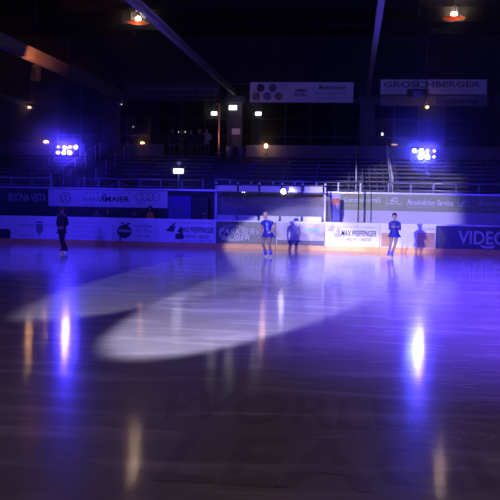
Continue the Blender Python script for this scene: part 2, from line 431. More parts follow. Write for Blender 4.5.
nt_(r, 'HANS', 83, 196.8, 101, 201.5, 'grey_print'); nt_(r, 'MAIER', 105, 196.6, 129.5, 201.8, 'black_print', bold=True)
nt_(r, 'K', 101.5, 194.0, 106, 201.8, 'black_print', shear=.3, bold=True)
nt_(r, 'A U T O H A U S', 84, 192.4, 130, 194.0, 'grey_print'); nt_(r, 'service und verkauf', 84, 204.2, 117, 205.6, 'grey_print')
q = MB()
for k in range(4):
    c0 = P(139.7+5.4*k, 196.6, YN); q.ring((c0.x, c0.z), .195, .032, YN-.007-.001*(k % 2), YN)
q.build('linked_rings', 'grey_print', r)
nt_(r, 'Vorsprung', 137, 202.6, 145, 204.4, 'grey_print')
r = banner(340.5, 386, 1.70, 2.42, 'olive', 'spotlit olive green banner beside the blue roll-up display')
nt_(r, 'Genossenschaft', 344, 197.5, 381, 202, 'light_print', bold=True); nt_(r, 'vor Ort', 344, 204.5, 360, 206.2, 'palegrey_print')
x0, x1, z0, z1 = fr(332.5, 194.5, 340.3, 208.5)
def bank(r, px, py):
    c0 = P(px, py, YN); q = MB(); x, z = c0.x, c0.z
    q.prism([(x-.13, z-.08), (x+.02, z-.08), (x+.16, z+.10), (x+.02, z+.10)], YN-.007, YN); q.ring((x+.12, z-.01), .10, .03, YN-.007, YN)
    q.build('bank_emblem', 'light_print', r)
    return r
r = banner(386.4, 458, 1.69, 2.41, 'olive', 'olive green banner with an emblem and slanted pale text under the right stage light')
bank(r, 393, 199.6); nt_(r, 'Raiffeisenbank', 385.8+1, 202.6, 402, 204.4, 'light_print'); nt_(r, 'Region', 387, 205.4, 394, 206.8, 'palegrey_print')
nt_(r, 'Persönlicher Service', 407.5, 200, 453.5, 205.4, 'light_print', shear=.2, bold=True); nt_(r, 'beratung die zu ihnen passt', 408, 206.8, 436, 208.2, 'palegrey_print')
r = banner(458.4, 545, 1.67, 2.40, 'olive', 'olive green banner with pale text cut off by the right edge')
bank(r, 464, 202.2); nt_(r, 'Raiffeisenbank', 458.8, 205, 474, 206.8, 'light_print')
nt_(r, 'Regional', 479, 201.6, 502, 206.6, 'light_print', shear=.2, bold=True); nt_(r, 'stark vor ort', 480, 208.2, 505, 209.8, 'palegrey_print')
r = banner(223, 329.5, 1.80, 2.42, 'tan_board', 'long brownish banner on the wall behind the players bench')
M['tan_dull'] = mat('tan_dull', (.24, .20, .17), .5, var=.25, scale=3)
for ch in r.children:
    if ch.name.startswith('sheet'): ch.data.materials[0] = M['tan_dull']
nt_(r, 'MODE', 312, 195.0, 319, 198.2, 'red_print', bold=True); nt_(r, 'SPORT', 226, 196.0, 250, 202, 'sign_grey', bold=True)
# blue roll-up display
xr0, xr1 = PX(331.5, 37.3), PX(340, 37.3)
r = empty('roll_up_display', ((xr0+xr1)/2, 37.3, 0), 'blue roll-up display with a reddish top beside the bench post', 'display stand')
MB().box((xr0, 37.28, .06), (xr1, 37.31, 2.2)).build('sheet', 'blue_panel', r)
MB().box((xr0, 37.27, 1.9), (xr1, 37.285, 2.2)).build('red_panel', 'red_print', r)
lettering('lettering', 'TE', xr0+.18, xr1-.04, 1.78, 1.98, 37.262, 'light_print', r, bold=True)
MB().box((xr0-.03, 37.2, 0), (xr1+.03, 37.4, .06)).build('base', 'steel', r)

# ------------------------------------------------------------------ bench shelter
r = empty('bench_shelter', (PX(270, 36.7), 36.9, 0), 'open players bench shelter frame with pale header panels along its top', 'bench shelter')
hp = [(217.5, 236.5), (238.7, 257.8), (260.2, 280.8), (283, 300.6), (304, 322.4)]
for a, b in hp:
    h = MB().box((PX(a, 36.9), 36.88, 2.44), (PX(b, 36.9), 36.93, 2.69)).build('header_panel', 'white_board', r, bevel=.01)
posts = [216, 237.6, 259, 281.9, 302.3, 325]
for p in posts:
    x = PX(p, 36.95)
    ps = MB().box((x-.035, 36.94, 0 if p in (216, 325) else 2.36), (x+.035, 37.01, 2.74)).build('post' if p in (216, 325) else 'bracket', 'white_paint' if p in (216, 325) else 'dark_metal', r)
    MB().ball((x, 36.97, 2.79), .06, seg=10).build('post_cap', 'white_paint', ps)
MB().box((PX(215, 37), 36.94, 2.68), (PX(326, 37), 37.02, 2.76)).build('top_beam', 'dark_metal', r)
MB().box((PX(215, 37), 36.94, 2.36), (PX(326, 37), 37.0, 2.42)).build('lower_beam', 'dark_metal', r)
q = MB(); q.tube([(PX(214.5, 37), 36.97, 2.74), (PX(214.5, 37), 36.97, 2.95), (PX(236, 37), 36.97, 2.93)], .02)
q.build('side_rail', 'steel', r)
q = MB().box((PX(327.3, 36.6)-.05, 36.55, 0), (PX(327.3, 36.6)+.05, 36.7, 2.1)).build('gate_post', 'black_metal', r)
r = empty('players_bench', (PX(270, 36.7), 36.6, 0), 'long players bench with five pale backrest panels behind the boards', 'bench')
for a, b in [(217.5, 236), (238, 258), (260.2, 279.4), (281.3, 301.2), (303.4, 322)]:
    MB().box((PX(a, 36.75), 36.72, .75), (PX(b, 36.75), 36.77, 1.40)).build('backrest', 'white_board', r, bevel=.012)
MB().box((PX(217, 36.6), 36.35, .42), (PX(323, 36.6), 36.70, .48)).build('seat', 'bench', r, bevel=.01)
for p in (220, 245, 270, 295, 320):
    x = PX(p, 36.6); MB().box((x-.03, 36.4, 0), (x+.03, 36.72, .42)).box((x-.03, 36.70, .42), (x+.03, 36.72, 1.2)).build('leg', 'dark_metal', r)
# small lamp added for the white glare under the header
c0 = P(283.3, 191.3, 36.6)
r = empty('glare_lamp', c0, 'small white lamp added for the glare under the bench shelter header', 'light')
MB().box((c0.x-.12, c0.y+.02, c0.z-.12), (c0.x+.12, c0.y+.14, c0.z+.12)).build('housing', 'black_metal', r, bevel=.01)
MB().disc((c0.x, c0.y+.01, c0.z), .11, .03, 16).build('lens', 'glare_white', r)
GLARE = c0
MB().tube([(c0.x, c0.y+.1, c0.z+.08), (c0.x, c0.y+.22, c0.z+.12)], .015).build('clamp', 'dark_metal', r)
c1 = P(243.5, 192.2, 36.6)
r = empty('spotlight', c1, 'pair of tiny white lamps under the left part of the bench header', 'light')
MB().box((c1.x-.09, c1.y+.02, c1.z-.03), (c1.x+.09, c1.y+.2, c1.z+.05)).build('housing', 'black_metal', r)
for s in (-1, 1): MB().disc((c1.x+s*.045, c1.y+.01, c1.z), .028, .02, 12).build('lens', 'star', r)
# thin dark poles standing behind the boards
for p, l in ((358.6, 'thin black pole in front of the spotlit olive banner'), (365.5, 'thin grey pole right of the thin black pole')):
    x = PX(p, 37); r = empty('pole', (x, 37, 0), l, 'pole')
    dk = 'black_metal' if p < 360 else 'beam_paint'
    MB().tube([(x, 37, .03), (x, 37, 2.62)], .024).build('shaft', dk, r); MB().box((x-.12, 36.88, 0), (x+.12, 37.12, .03)).build('foot_plate', dk, r)

# ------------------------------------------------------------------ gate bay left of the bench
d = tag(MB().box((XG0, YF+.06, 0), (XG0+1.05, YF+.12, 2.2)).build('door_1', 'blue_panel'), kind='structure')
MB().box((XG0+.9, YF+.02, .95), (XG0+.94, YF+.06, 1.15)).build('door_handle', 'steel', d)
d = tag(MB().box((XG0+1.07, YF+.06, 0), (XG1, YF+.12, 2.2)).build('dark_opening', 'black_metal'), kind='structure')  # black sheet stands for the shade in the open side of the gateway
MB().box((XG0+1.15, YF+.02, .95), (XG0+1.19, YF+.06, 1.15)).build('door_handle', 'steel', d)
xa, xb = PX(171, 37.2), PX(182, 37.2)
r = empty('wire_cart', ((xa+xb)/2, 37.2, 0), 'wire mesh cart standing in the gateway left of the players bench', 'cart')
q = MB()
for k in range(6):
    x = xa+(xb-xa)*k/5; q.tube([(x, 37.0, .2), (x, 37.0, 1.7)], .008, 6)
for k in range(5): q.tube([(xa, 37.0, .3+.33*k), (xb, 37.0, .3+.33*k)], .008, 6)
q.build('mesh_front', 'steel', r)
q = MB()
for x in (xa, xb):
    for y in (37.0, 37.4): q.tube([(x, y, .08), (x, y, 1.72)], .014, 6)
q.tube([(xa, 37.4, 1.7), (xb, 37.4, 1.7)], .012, 6); q.box((xa, 37.0, .18), (xb, 37.4, .21)); q.build('frame', 'steel', r)
for x in (xa, xb):
    for y in (37.0, 37.4): MB().tube([(x-.02, y, .045), (x+.02, y, .045)], .045, 10).build('wheel', 'black_metal', r)
xa, xb = PX(197, 37.5), PX(208.5, 37.5)
r = empty('cabinet', ((xa+xb)/2, 37.5, 0), 'tall black cabinet with copper bars for orange highlights in the gateway', 'cabinet')
MB().box((xa, 37.35, 0), (xb, 37.8, 2.1)).build('body', 'black_metal', r, bevel=.01)
for z in (1.42, 1.22): MB().box((xb-.22, 37.31, z), (xb-.03, 37.35, z+.03)).build('glint_bar', 'copper', r)  # copper bars put the orange highlights into colour

# ------------------------------------------------------------------ guard rail and stand benches
AIS = [-12.6, -6.9, .95, 6.9+1.9]   # aisle centres
AIS = [-13.35, -6.2, .95, 8.1]
def rail(x0, x1, label, pm):
    r = empty('guard_rail', ((x0+x1)/2, 38.5, 2.2), label, 'railing', 'guard rails along the front of the stand')
    MB().tube([(x0, 38.5, 2.92), (x1, 38.5, 2.92)], .026).build('top_rail', 'steel', r)
    MB().tube([(x0, 38.5, 2.62), (x1, 38.5, 2.62)], .016).build('lower_rail', 'steel', r)
    n = max(1, round((x1-x0)/.98))
    for k in range(n+1):
        x = x0+(x1-x0)*k/n; MB().box((x-.035, 38.46, 2.2), (x+.035, 38.54, 2.92)).build('post', pm, r)
ends = [-22]+AIS+[16]
names = ['far left block', 'block left of the gateway', 'spotlit middle block', 'right block under the stage light', 'far right block']
bnames = names[:4]+['narrow block between the white handrails']
for k, (a, b) in enumerate(zip(ends, ends[1:])):
    if k < 4: rail(a+(.62 if k else 0), b-.62, ('pale' if k == 2 else 'steel')+' guard rail in front of the '+names[k], 'white_paint' if k == 2 else 'steel_dull')
BL = [(-21, -14.2), (-12.5, -7.1), (-5.3, .05), (1.85, 7.25), (.2, 1.7)]
ordn = ['lowest', 'second', 'third', 'fourth', 'fifth', 'sixth', 'seventh', 'eighth', 'highest']
for bi, (a, b) in enumerate(BL):
    for i in range(NR):
        y = 38.35+.87*i+.42; z = 2.2+.225*i
        r = empty('stand_bench', ((a+b)/2, y, z), '%s row of bench seating in the %s' % (ordn[i], bnames[bi]), 'bench', 'bench rows of the spectator stand')
        for k in range(2): MB().box((a, y-.02+.17*k, z+.36), (b, y+.13+.17*k, z+.40)).build('seat_plank', 'bench', r)
        for k in range(4):
            x = a+.25+(b-a-.5)*k/3; MB().box((x-.03, y+.02, z), (x+.03, y+.28, z+.36)).build('support', 'dark_metal', r)
for ai, xc in ((0, AIS[0]), (2, AIS[2])):
    for sx, sd in ((-.82, 'left'), (.82, 'right')):
        x = xc+sx
        r = empty('handrail', (x, 43, 3.2), 'sloping %s handrail of the %s stair aisle' % (sd, ('left', 'middle', 'right')[ai]), 'handrail', 'handrails of the stand aisles')
        sl = lambda y: 2.2+.225*math.floor((y-38.35)/.87)
        hm = 'white_paint' if ai else 'dark_metal'
        ra = MB().tube([(x, 38.8, 3.1), (x, 46.6, 3.1+.225/.87*7.8)], .03).build('rail', hm, r)
        for y in (38.8, 40.6, 42.3, 44.0, 45.8, 46.6): MB().tube([(x, y, sl(y)), (x, y, 3.1+.225/.87*(y-38.8))], .022, 6).build('post', 'white_paint', r)

# ------------------------------------------------------------------ stage lights (LED blinders)
def stage_light(px, py, Y, lit, label, dim):
    c0 = P(px, py, Y)
    r = empty('stage_light', c0, label, 'stage light', 'stage lights hung above the far boards')
    w, h = .56, .30
    MB().box((c0.x-w, Y+.03, c0.z-h), (c0.x+w, Y+.22, c0.z+h)).build('housing', 'black_metal', r, bevel=.015)
    q = MB(); q.tube([(c0.x-w-.04, Y+.12, c0.z), (c0.x-w-.04, Y+.12, c0.z+h+.15), (c0.x+w+.04, Y+.12, c0.z+h+.15), (c0.x+w+.04, Y+.12, c0.z)], .02)
    q.build('yoke', 'black_metal', r)
    MB().tube([(c0.x, Y+.12, c0.z+h+.15), (c0.x, Y+.12, 13.5)], .02).build('hanging_pole', 'black_metal', r)
    for j in range(2):
        for i in range(4):
            x = c0.x+(-.405+.27*i); z = c0.z+(.125 if j == 0 else -.125)
            on = lit[j][i]
            bz_ = MB().ring((x, z), .118, .02, Y-.01, Y+.03, 20).build('bezel', 'dark_metal', r)
            if on: MB().disc((x, Y+.02, z), .088*on, .02, 18).build('lens', ('led_bright' if dim > 1 else 'led') if on > .8 else 'led_soft', bz_)
            else: MB().disc((x, Y+.02, z), .095, .02, 18).build('lens', 'dark_metal', bz_)
    return c0
LED1 = stage_light(66.8, 149.8, 36.5, ((.55, .65, .65, .95), (.75, .9, 1, 0)), 'eight-lamp blue stage light hanging over the left boards', 1)
LED2 = stage_light(424.3, 153.8, 36.5, ((.85, 1, .75, .6), (0, 1, .95, .6)), 'eight-lamp blue stage light hanging over the right boards', 2)

# ------------------------------------------------------------------ lamps
def light(kind, loc, col, power, size=.1, target=None, cone=None, blend=.3, name='light'):
    l = bpy.data.lights.new(name, kind); l.color = col; l.energy = power
    if kind in ('SPOT', 'POINT'): l.shadow_soft_size = size
    if kind == 'AREA': l.size = size
    if kind == 'SPOT': l.spot_size = cone; l.spot_blend = blend
    o = bpy.data.objects.new(name, l); COL.objects.link(o); o.location = loc
    if target is not None: o.rotation_euler = (Vector(target)-Vector(loc)).to_track_quat('-Z', 'Y').to_euler()
    return o
def pendant(px, py, Y, label):
    c0 = P(px, py, Y)
    r = empty('pendant_lamp', c0, label, 'lamp', 'ceiling lamps above the rink')
    q = MB().tube([c0+Vector((0, 0, .34)), c0+Vector((0, 0, .05))], .14, 14); q.build('lamp_holder', 'dark_metal', r)
    MB().ball(c0, (.13, .13, .08)).build('bulb', 'warm_bulb', r)
    q = MB(); z = c0.z-.24
    q.loft([(c0.x, c0.y, z, .12, .12), (c0.x, c0.y, z+.02, .48, .48), (c0.x, c0.y, z+.05, .54, .54), (c0.x, c0.y, z+.06, .52, .52), (c0.x, c0.y, z+.04, .1, .1)], 24); q.build('reflector', 'amber_shade', r)
    for k in range(3):
        a = 2*PI*k/3+.5; MB().tube([c0+Vector((.14*math.cos(a), .14*math.sin(a), .2)), c0+Vector((.5*math.cos(a), .5*math.sin(a), -.19))], .012, 6).build('stay', 'dark_metal', r)
    MB().tube([c0+Vector((0, 0, .34)), (c0.x, c0.y, 13.5)], .015, 6).build('cord', 'black_metal', r)
    light('POINT', c0+Vector((0, -.25, -.05)), (1, .5, .25), 15, .12, name='pendant_light')
pendant(138, 18.5, 40.5, 'warm bare bulb over a shallow amber disc, hanging left of centre')
pendant(454, 14, 41.5, 'warm bare bulb over a shallow amber disc, hanging at upper right')

def wall_lamp(px, py, Y, label, bulb, w, h, base_z, name='wall_lamp', st=None, power=0, col=(1, .5, .2)):
    c0 = P(px, py, Y); r = empty(name, (c0.x, Y, base_z), label, 'lamp')
    MB().ball(c0, (w, w*.7, h), seg=12).build('bulb', bulb, r)
    if st == 'post':
        MB().tube([(c0.x, Y, base_z), (c0.x, Y, c0.z-h*.8)], .03, 8).build('post', 'dark_metal', r)
        MB().tube([(c0.x, Y, base_z), (c0.x, Y, base_z+.03)], .14, 12).build('base', 'dark_metal', r)
    elif st == 'hang':
        MB().tube([(c0.x, Y, c0.z+h*.8), (c0.x, Y, 13.5)], .012, 6).build('cord', 'black_metal', r)
        MB().tube([(c0.x, Y, c0.z+h*.6), (c0.x, Y, c0.z+h*2)], [w*1.2, w*.5], 10).build('lamp_shade', 'dark_metal', r)
    if power: light('POINT', c0+Vector((0, -.2, .0)), col, power, .08, name='lamp_light')
wall_lamp(30, 107, 57.5, 'distant warm double lamp high at far left', 'far_bulb', .15, .08, 4.45, st='hang', power=25)
wall_lamp(46, 142, 47.5+.8, 'orange lamp on a post left of the left stage light', 'orange_bulb', .17, .10, 4.45, st='post', power=8)
wall_lamp(142.5, 143.2, 48.2, 'orange post lamp behind the parapet left of the waiting people', 'orange_bulb', .13, .09, 4.45, st='post', power=8)
wall_lamp(266, 146, 47.15, 'warm glowing lamp on a short post right of the column', 'post_bulb', .11, .13, 4.0, st='post', power=9)
wall_lamp(427, 107, 48.0, 'small warm square lamp under the right sign', 'post_bulb', .11, .08, 4.45, st='hang', power=6)
wall_lamp(394.5, 144.6, 48.0, 'flat amber lamp beside the right stage light', 'amber', .20, .05, 4.45, st='post')
wall_lamp(382.3, 134.0, 50, 'tiny white lamp right of the right column', 'star', .06, .10, 4.45, st='hang')
wall_lamp(121.5, 104.4, 52, 'tiny white light point beside the left column', 'star', .03, .03, 4.45, st='hang')
wall_lamp(133.2, 126.8, 52, 'tiny pinkish light point below the dark sign', 'star', .035, .035, 4.45, st='hang')
wall_lamp(178.6, 132, 52, 'left of two tiny lights above the waiting people', 'star', .03, .03, 4.45, st='hang')
wall_lamp(185.3, 132, 52, 'right of two tiny lights above the waiting people', 'star', .03, .03, 4.45, st='hang')

def exit_sign(px, py, Y, w, h, label, mount, em='exit_white'):
    c0 = P(px, py, Y); r = empty('emergency_light', c0, label, 'emergency light', 'lit emergency lights')
    MB().box((c0.x-w/2, Y, c0.z-h/2), (c0.x+w/2, Y+.08, c0.z+h/2)).build('light_panel', em, r, bevel=.02)
    MB().box((c0.x-w/2-.02, Y+.08, c0.z-h/2-.02), (c0.x+w/2+.02, Y+.14, c0.z+h/2+.02)).build('housing', 'dark_metal', r)
    if mount == 'hang': MB().tube([(c0.x, Y+.1, c0.z+h/2), (c0.x, Y+.1, 8.0+5.5)], .015, 6).build('hanger', 'black_metal', r)
    elif mount == 'post':
        q = MB().tube([(c0.x, Y+.12, 2.5), (c0.x, Y+.12, c0.z+.30)], .025, 8)
        q.build('post', 'steel', r)
        q = MB()
        for s in (-1, 1): q.tube([(c0.x, Y+.12, c0.z+.26), (c0.x+s*.11, Y+.12, c0.z+.40)], .022, 8)
        q.ball((c0.x, Y+.12, c0.z+.40), (.10, .05, .05)); q.build('fork', 'steel', r)
    elif mount == 'arm':
        MB().box((c0.x-.35, Y+.02, c0.z-.26), (c0.x+.35, Y+.12, c0.z-.20)).build('tray', 'frame_dark', r)
        MB().tube([(c0.x, Y+.1, c0.z+h/2), (c0.x, Y+.1, 13.5)], .015, 6).build('hanger', 'black_metal', r)
    return c0
exit_sign(178.2, 171, 37.85, .46, .22, 'white lit emergency box on a forked post above the gateway', 'post')
exit_sign(232.8, 107.6, 48.655, .46, .26, 'largest of the three lit boxes on the column head', 'none')
exit_sign(214, 113.4, 47.6, .34, .20, 'white lit box hanging left of the middle column', 'arm')
exit_sign(258.2, 113.6, 47.6, .34, .20, 'white lit box hanging right of the middle column', 'arm')

# copper lit pole
xa = P(219.2, 120, 47.8).x
r = empty('lamp_pole', (xa, 47.8, 4.45), 'slim copper-lit pole with a short arm left of the middle column', 'pole')
MB().tube([(xa, 47.8, 4.47), (xa, 47.8, 7.42)], .055, 10).build('shaft', 'copper', r)
MB().tube([(xa+.02, 47.8, 7.40), (xa-.16, 47.75, 7.44)], .04, 8).build('arm', 'copper', r)
q = MB().box((xa-.2, 47.76, 4.66), (xa+.2, 47.84, 4.71)); q.box((xa-.14, 47.66, 4.45), (xa+.14, 47.94, 4.48)); q.build('base', 'copper', r)
light('SPOT', (xa-.7, 46.4, 5.2), (1, .5, .3), 70, .05, (xa-.05, 47.8, 6.0), math.radians(85), .8, name='pole_fill')  # added spot that brightens the pole, no fixture there
# poster, bins
c0 = P(236, 131.5, 48.78); r = empty('poster', c0, 'pale blue notice fixed to the middle column', 'poster')
MB().box((c0.x-.24, 48.77, c0.z-.17), (c0.x+.24, 48.795, c0.z+.17)).build('sheet', 'sign_white', r)
MB().box((c0.x-.26, 48.785, c0.z-.19), (c0.x+.26, 48.8, c0.z+.19)).build('frame', 'dark_metal', r)
for px, l in ((229.5, 'left pale bin at the foot of the middle column'), (241, 'right pale bin at the foot of the middle column')):
    x = PX(px, 48.2, 150); r = empty('litter_bin', (x, 48.2, 4.45), l, 'bin', 'bins at the middle column')
    MB().tube([(x, 48.2, 4.45), (x, 48.2, 5.05)], [.17, .2], 16).build('body', 'pale_cloth', r); MB().tube([(x, 48.2, 5.05), (x, 48.2, 5.1)], [.21, .19], 16).build('lid', 'grey_cloth', r)

# ------------------------------------------------------------------ hanging signs
def sign(px0, py0, px1, py1, Y, mt, label, ztop=13.5):
    a, b = P(px0, py1, Y), P(px1, py0, Y)
    z0 = (P(px0, py1, Y).z+P(px1, py1, Y).z)/2; z1 = (P(px0, py0, Y).z+P(px1, py0, Y).z)/2
    r = empty('hanging_sign', ((a.x+b.x)/2, Y, z0), label, 'sign', 'sponsor signs above the concourse')
    MB().box((a.x, Y, z0), (b.x, Y+.06, z1)).build('panel', mt, r)
    q = MB(); q.box((a.x-.04, Y+.06, z0-.04), (b.x+.04, Y+.1, z0)); q.box((a.x-.04, Y+.06, z1), (b.x+.04, Y+.1, z1+.04)); q.box((a.x-.04, Y+.06, z0), (a.x, Y+.1, z1)); q.box((b.x, Y+.06, z0), (b.x+.04, Y+.1, z1))
    q.build('frame', 'frame_dark', r)
    for u in (.06, .94): MB().tube([(a.x+(b.x-a.x)*u, Y+.08, z1), (a.x+(b.x-a.x)*u, Y+.08, ztop)], .012, 6).build('wire', 'black_metal', r)
    return r
def st(r, s, px0, py0, px1, py1, Y, mt, **k):
    a = P(px0, py1, Y); b = P(px1, py0, Y); return lettering('lettering', s, a.x, b.x, a.z, b.z, Y-.001, mt, r, **k)
r = sign(250, 82.3, 353.5, 102.2, 48.5, 'sign_white', 'pale sign with five round emblems hanging in the middle')
for px, py, mt in ((260.7, 88, 'sign_dark'), (272.6, 88, 'sign_ink'), (256, 96.3, 'emblem_grey'), (267.2, 96.3, 'blue_panel'), (278.5, 96.3, 'emblem_grey')):
    c0 = P(px, py, 48.5); q = MB().disc((c0.x, 48.495, c0.z), .21, .02, 24).build('round_emblem', mt, r)
    MB().ring((c0.x, c0.z), .235, .03, 48.48, 48.5, 24).build('emblem_rim', 'sign_grey', q)
c0 = P(283, 87.5, 48.5); MB().ring((c0.x, c0.z), .16, .03, 48.49, 48.5, 20).build('round_emblem', 'sign_grey', r)
st(r, 'ZIMMER', 294.5, 88.8, 307, 92, 48.5, 'sign_ink', bold=True); st(r, 'HOLZ BAU', 294, 93.2, 307, 96.3, 48.5, 'sign_ink', bold=True)
st(r, 'Malermeister', 319, 84.6, 346.5, 89.6, 48.5, 'sign_ink', bold=True); st(r, 'Farbe und Gestaltung', 315, 92, 345, 95, 48.5, 'sign_grey'); st(r, 'Inn und Salzach', 316, 97, 338, 99, 48.5, 'sign_grey')
r = sign(380.5, 79.6, 487, 94, 48.5, 'sign_white', 'pale sign with wide dark capitals hanging at upper right')
st(r, 'GROSCHBERGER', 384, 81.4, 480, 87.4, 48.5, 'sign_ink', bold=True); st(r, 'KIES UND SAND', 384, 89.4, 408, 92.2, 48.5, 'sign_grey'); st(r, 'TRANSPORT ERDBAU', 440, 89.4, 476, 92.2, 48.5, 'sign_grey')
r = sign(380.5, 95.9, 487, 105.4, 48.5, 'sign_grey', 'dull grey sign hanging right below the sign with wide capitals', P(433, 94, 48.5).z-.06)
st(r, 'CHRONO', 444, 96.0, 470, 98, 48.5, 'palegrey_print'); st(r, 'Druckservice', 436, 98.6, 478, 103.8, 48.5, 'sign_dark', shear=.2, bold=True)
r = sign(124, 83, 219, 99, 48.5, 'sign_dark', 'dark sign with barely lit lettering left of the middle column')
st(r, 'Das Segelmittel Blue Shorts', 130, 86.5, 217, 91.5, 48.5, 'sign_text', bold=True); st(r, 'werkstatt - planung - montage - kundendienst', 129, 93.5, 216, 96.0, 48.5, 'sign_text')
# loudspeaker in front of the right sign
c0 = P(417.5, 92, 47.6); r = empty('projector', c0, 'boxy blue-fronted projector hanging in front of the right signs', 'projector')
MB().box((c0.x-.55, 47.6, c0.z-.18), (c0.x+.6, 48.2, c0.z+.17)).build('body', 'black_metal', r, bevel=.03)
MB().prism([(c0.x-.22, c0.z-.32), (c0.x+.18, c0.z-.32), (c0.x+.27, c0.z+.05), (c0.x-.27, c0.z+.05)], 47.5, 47.6).build('front_panel', 'blue_panel', r)
MB().tube([(c0.x, 47.9, c0.z+.16), (c0.x, 47.9, 13.5)], .025, 8).build('hanging_pole', 'black_metal', r)
c0 = P(35.5, 73, 44); r = empty('loudspeaker', c0, 'grey loudspeaker hanging below the left roof girder', 'loudspeaker')
q = MB().prism([(c0.x-.22, c0.z-.40), (c0.x+.16, c0.z-.42), (c0.x+.22, c0.z+.36), (c0.x-.06, c0.z+.46)], 43.8, 44.3); q.build('cabinet', 'grey_cloth', r)
MB().box((c0.x-.13, 43.78, c0.z-.34), (c0.x+.13, 43.8, c0.z+.3)).build('grille', 'dark_cloth', r)
MB().tube([(c0.x+.03, 44.05, c0.z+.4), (c0.x+.03, 44.05, 13.5)], .03, 8).build('hanging_pole', 'beam_paint', r)

# ------------------------------------------------------------------ dark cover on the stand steps
ca = P(118, 178, 39.3); x = ca.x
r = empty('gear_cover', (x, 39.4, 2.43), 'dark cover draped over gear on the stand steps left', 'cover')
q = MB(); q.prism([(x-.52, 2.43), (x+.58, 2.43), (x+.5, 2.95), (x+.22, 3.25), (x+.02, 3.40), (x-.12, 3.36), (x-.4, 3.0)], 39.24, 39.56); q.build('drape', 'dark_cloth', r, bevel=.05)
MB().tube([(x-.47, 39.225, 2.62), (x+.1, 39.215, 2.8), (x+.52, 39.225, 2.64)], .015, 6).build('strap', 'steel', r)

# ------------------------------------------------------------------ people
def V(*a): return Vector(a)
def skin_mesh(chains, root):
    """chains of (point, radius) sharing points by name -> one continuous evaluated mesh"""
    pts, idx, edges = [], {}, []
    for ch in chains:
        prev = None
        for nm, p, r in ch:
            if nm not in idx: idx[nm] = len(pts); pts.append((Vector(p), r))
            if prev is not None: edges.append((prev, idx[nm]))
            prev = idx[nm]
    me = bpy.data.meshes.new('b'); me.from_pydata([p for p, _ in pts], edges, [])
    o = bpy.data.objects.new('b', me); COL.objects.link(o)
    sk = o.modifiers.new('s', 'SKIN'); sk.use_smooth_shade = True
    for i, (_, r) in enumerate(pts):
        d = me.skin_vertices[0].data[i]; d.radius = r if isinstance(r, tuple) else (r, r); d.use_root = (i == idx[root])
    ss = o.modifiers.new('u', 'SUBSURF'); ss.levels = 1; ss.render_levels = 1
    dg = bpy.context.evaluated_depsgraph_get(); dg.update()
    res = bpy.data.meshes.new_from_object(o.evaluated_get(dg))
    bpy.data.objects.remove(o); bpy.data.meshes.remove(me)
    return res
def hand(q, w, dirn, side, mi, curl=.5):
    """palm and five separate bent fingers from wrist w along dirn; side = thumb direction"""
    d = Vector(dirn).normalized(); s = Vector(side); s = (s-d*s.dot(d)).normalized(); n = d.cross(s)
    q.tube([w, w+d*.03, w+d*.085], [.026, .036, .034], 8, mi, sy=.6)
    for k, (off, ln) in enumerate(((.027, .072), (.009, .08), (-.009, .074), (-.026, .058))):
        b = w+d*.08+s*off; m1 = b+(d+n*curl*.4).normalized()*ln*.45; m2 = m1+(d+n*curl*1.3).normalized()*ln*.32; m3 = m2+(d+n*curl*2.2).normalized()*ln*.26
        q.tube([b, m1, m2, m3], [.0095, .009, .008, .006], 6, mi)
    b = w+d*.02+s*.03; q.tube([b, b+(d*.6+s*.8).normalized()*.04, b+(d*.9+s*.6+n*.3).normalized()*.07], [.012, .0105, .008], 6, mi)
def head(q, c, yaw, mi_skin, mi_eye, mi_lip, s=1.0):
    R = Matrix.Rotation(yaw, 3, 'Z')
    t = lambda x, y, z: Vector(c)+R @ Vector((x*s, y*s, z*s))
    q.ball(t(0, 0, .015), (.076*s, .092*s, .108*s), mi_skin, 18)
    q.ball(t(0, -.02, -.055), (.056*s, .066*s, .06*s), mi_skin, 12)
    q.tube([t(0, -.085, .02), t(0, -.108, -.012), t(0, -.088, -.02)], [.007*s, .014*s, .008*s], 8, mi_skin)
    for sx in (-1, 1):
        q.ball(t(sx*.03, -.083, .018), (.012*s, .008*s, .007*s), mi_eye, 8); q.ball(t(sx*.076, .005, .0), (.01*s, .02*s, .03*s), mi_skin, 8)
        q.tube([t(sx*.014, -.09, .04), t(sx*.046, -.08, .042)], .004*s, 5, mi_eye)
    q.ball(t(0, -.084, -.05), (.024*s, .009*s, .008*s), mi_lip, 8)
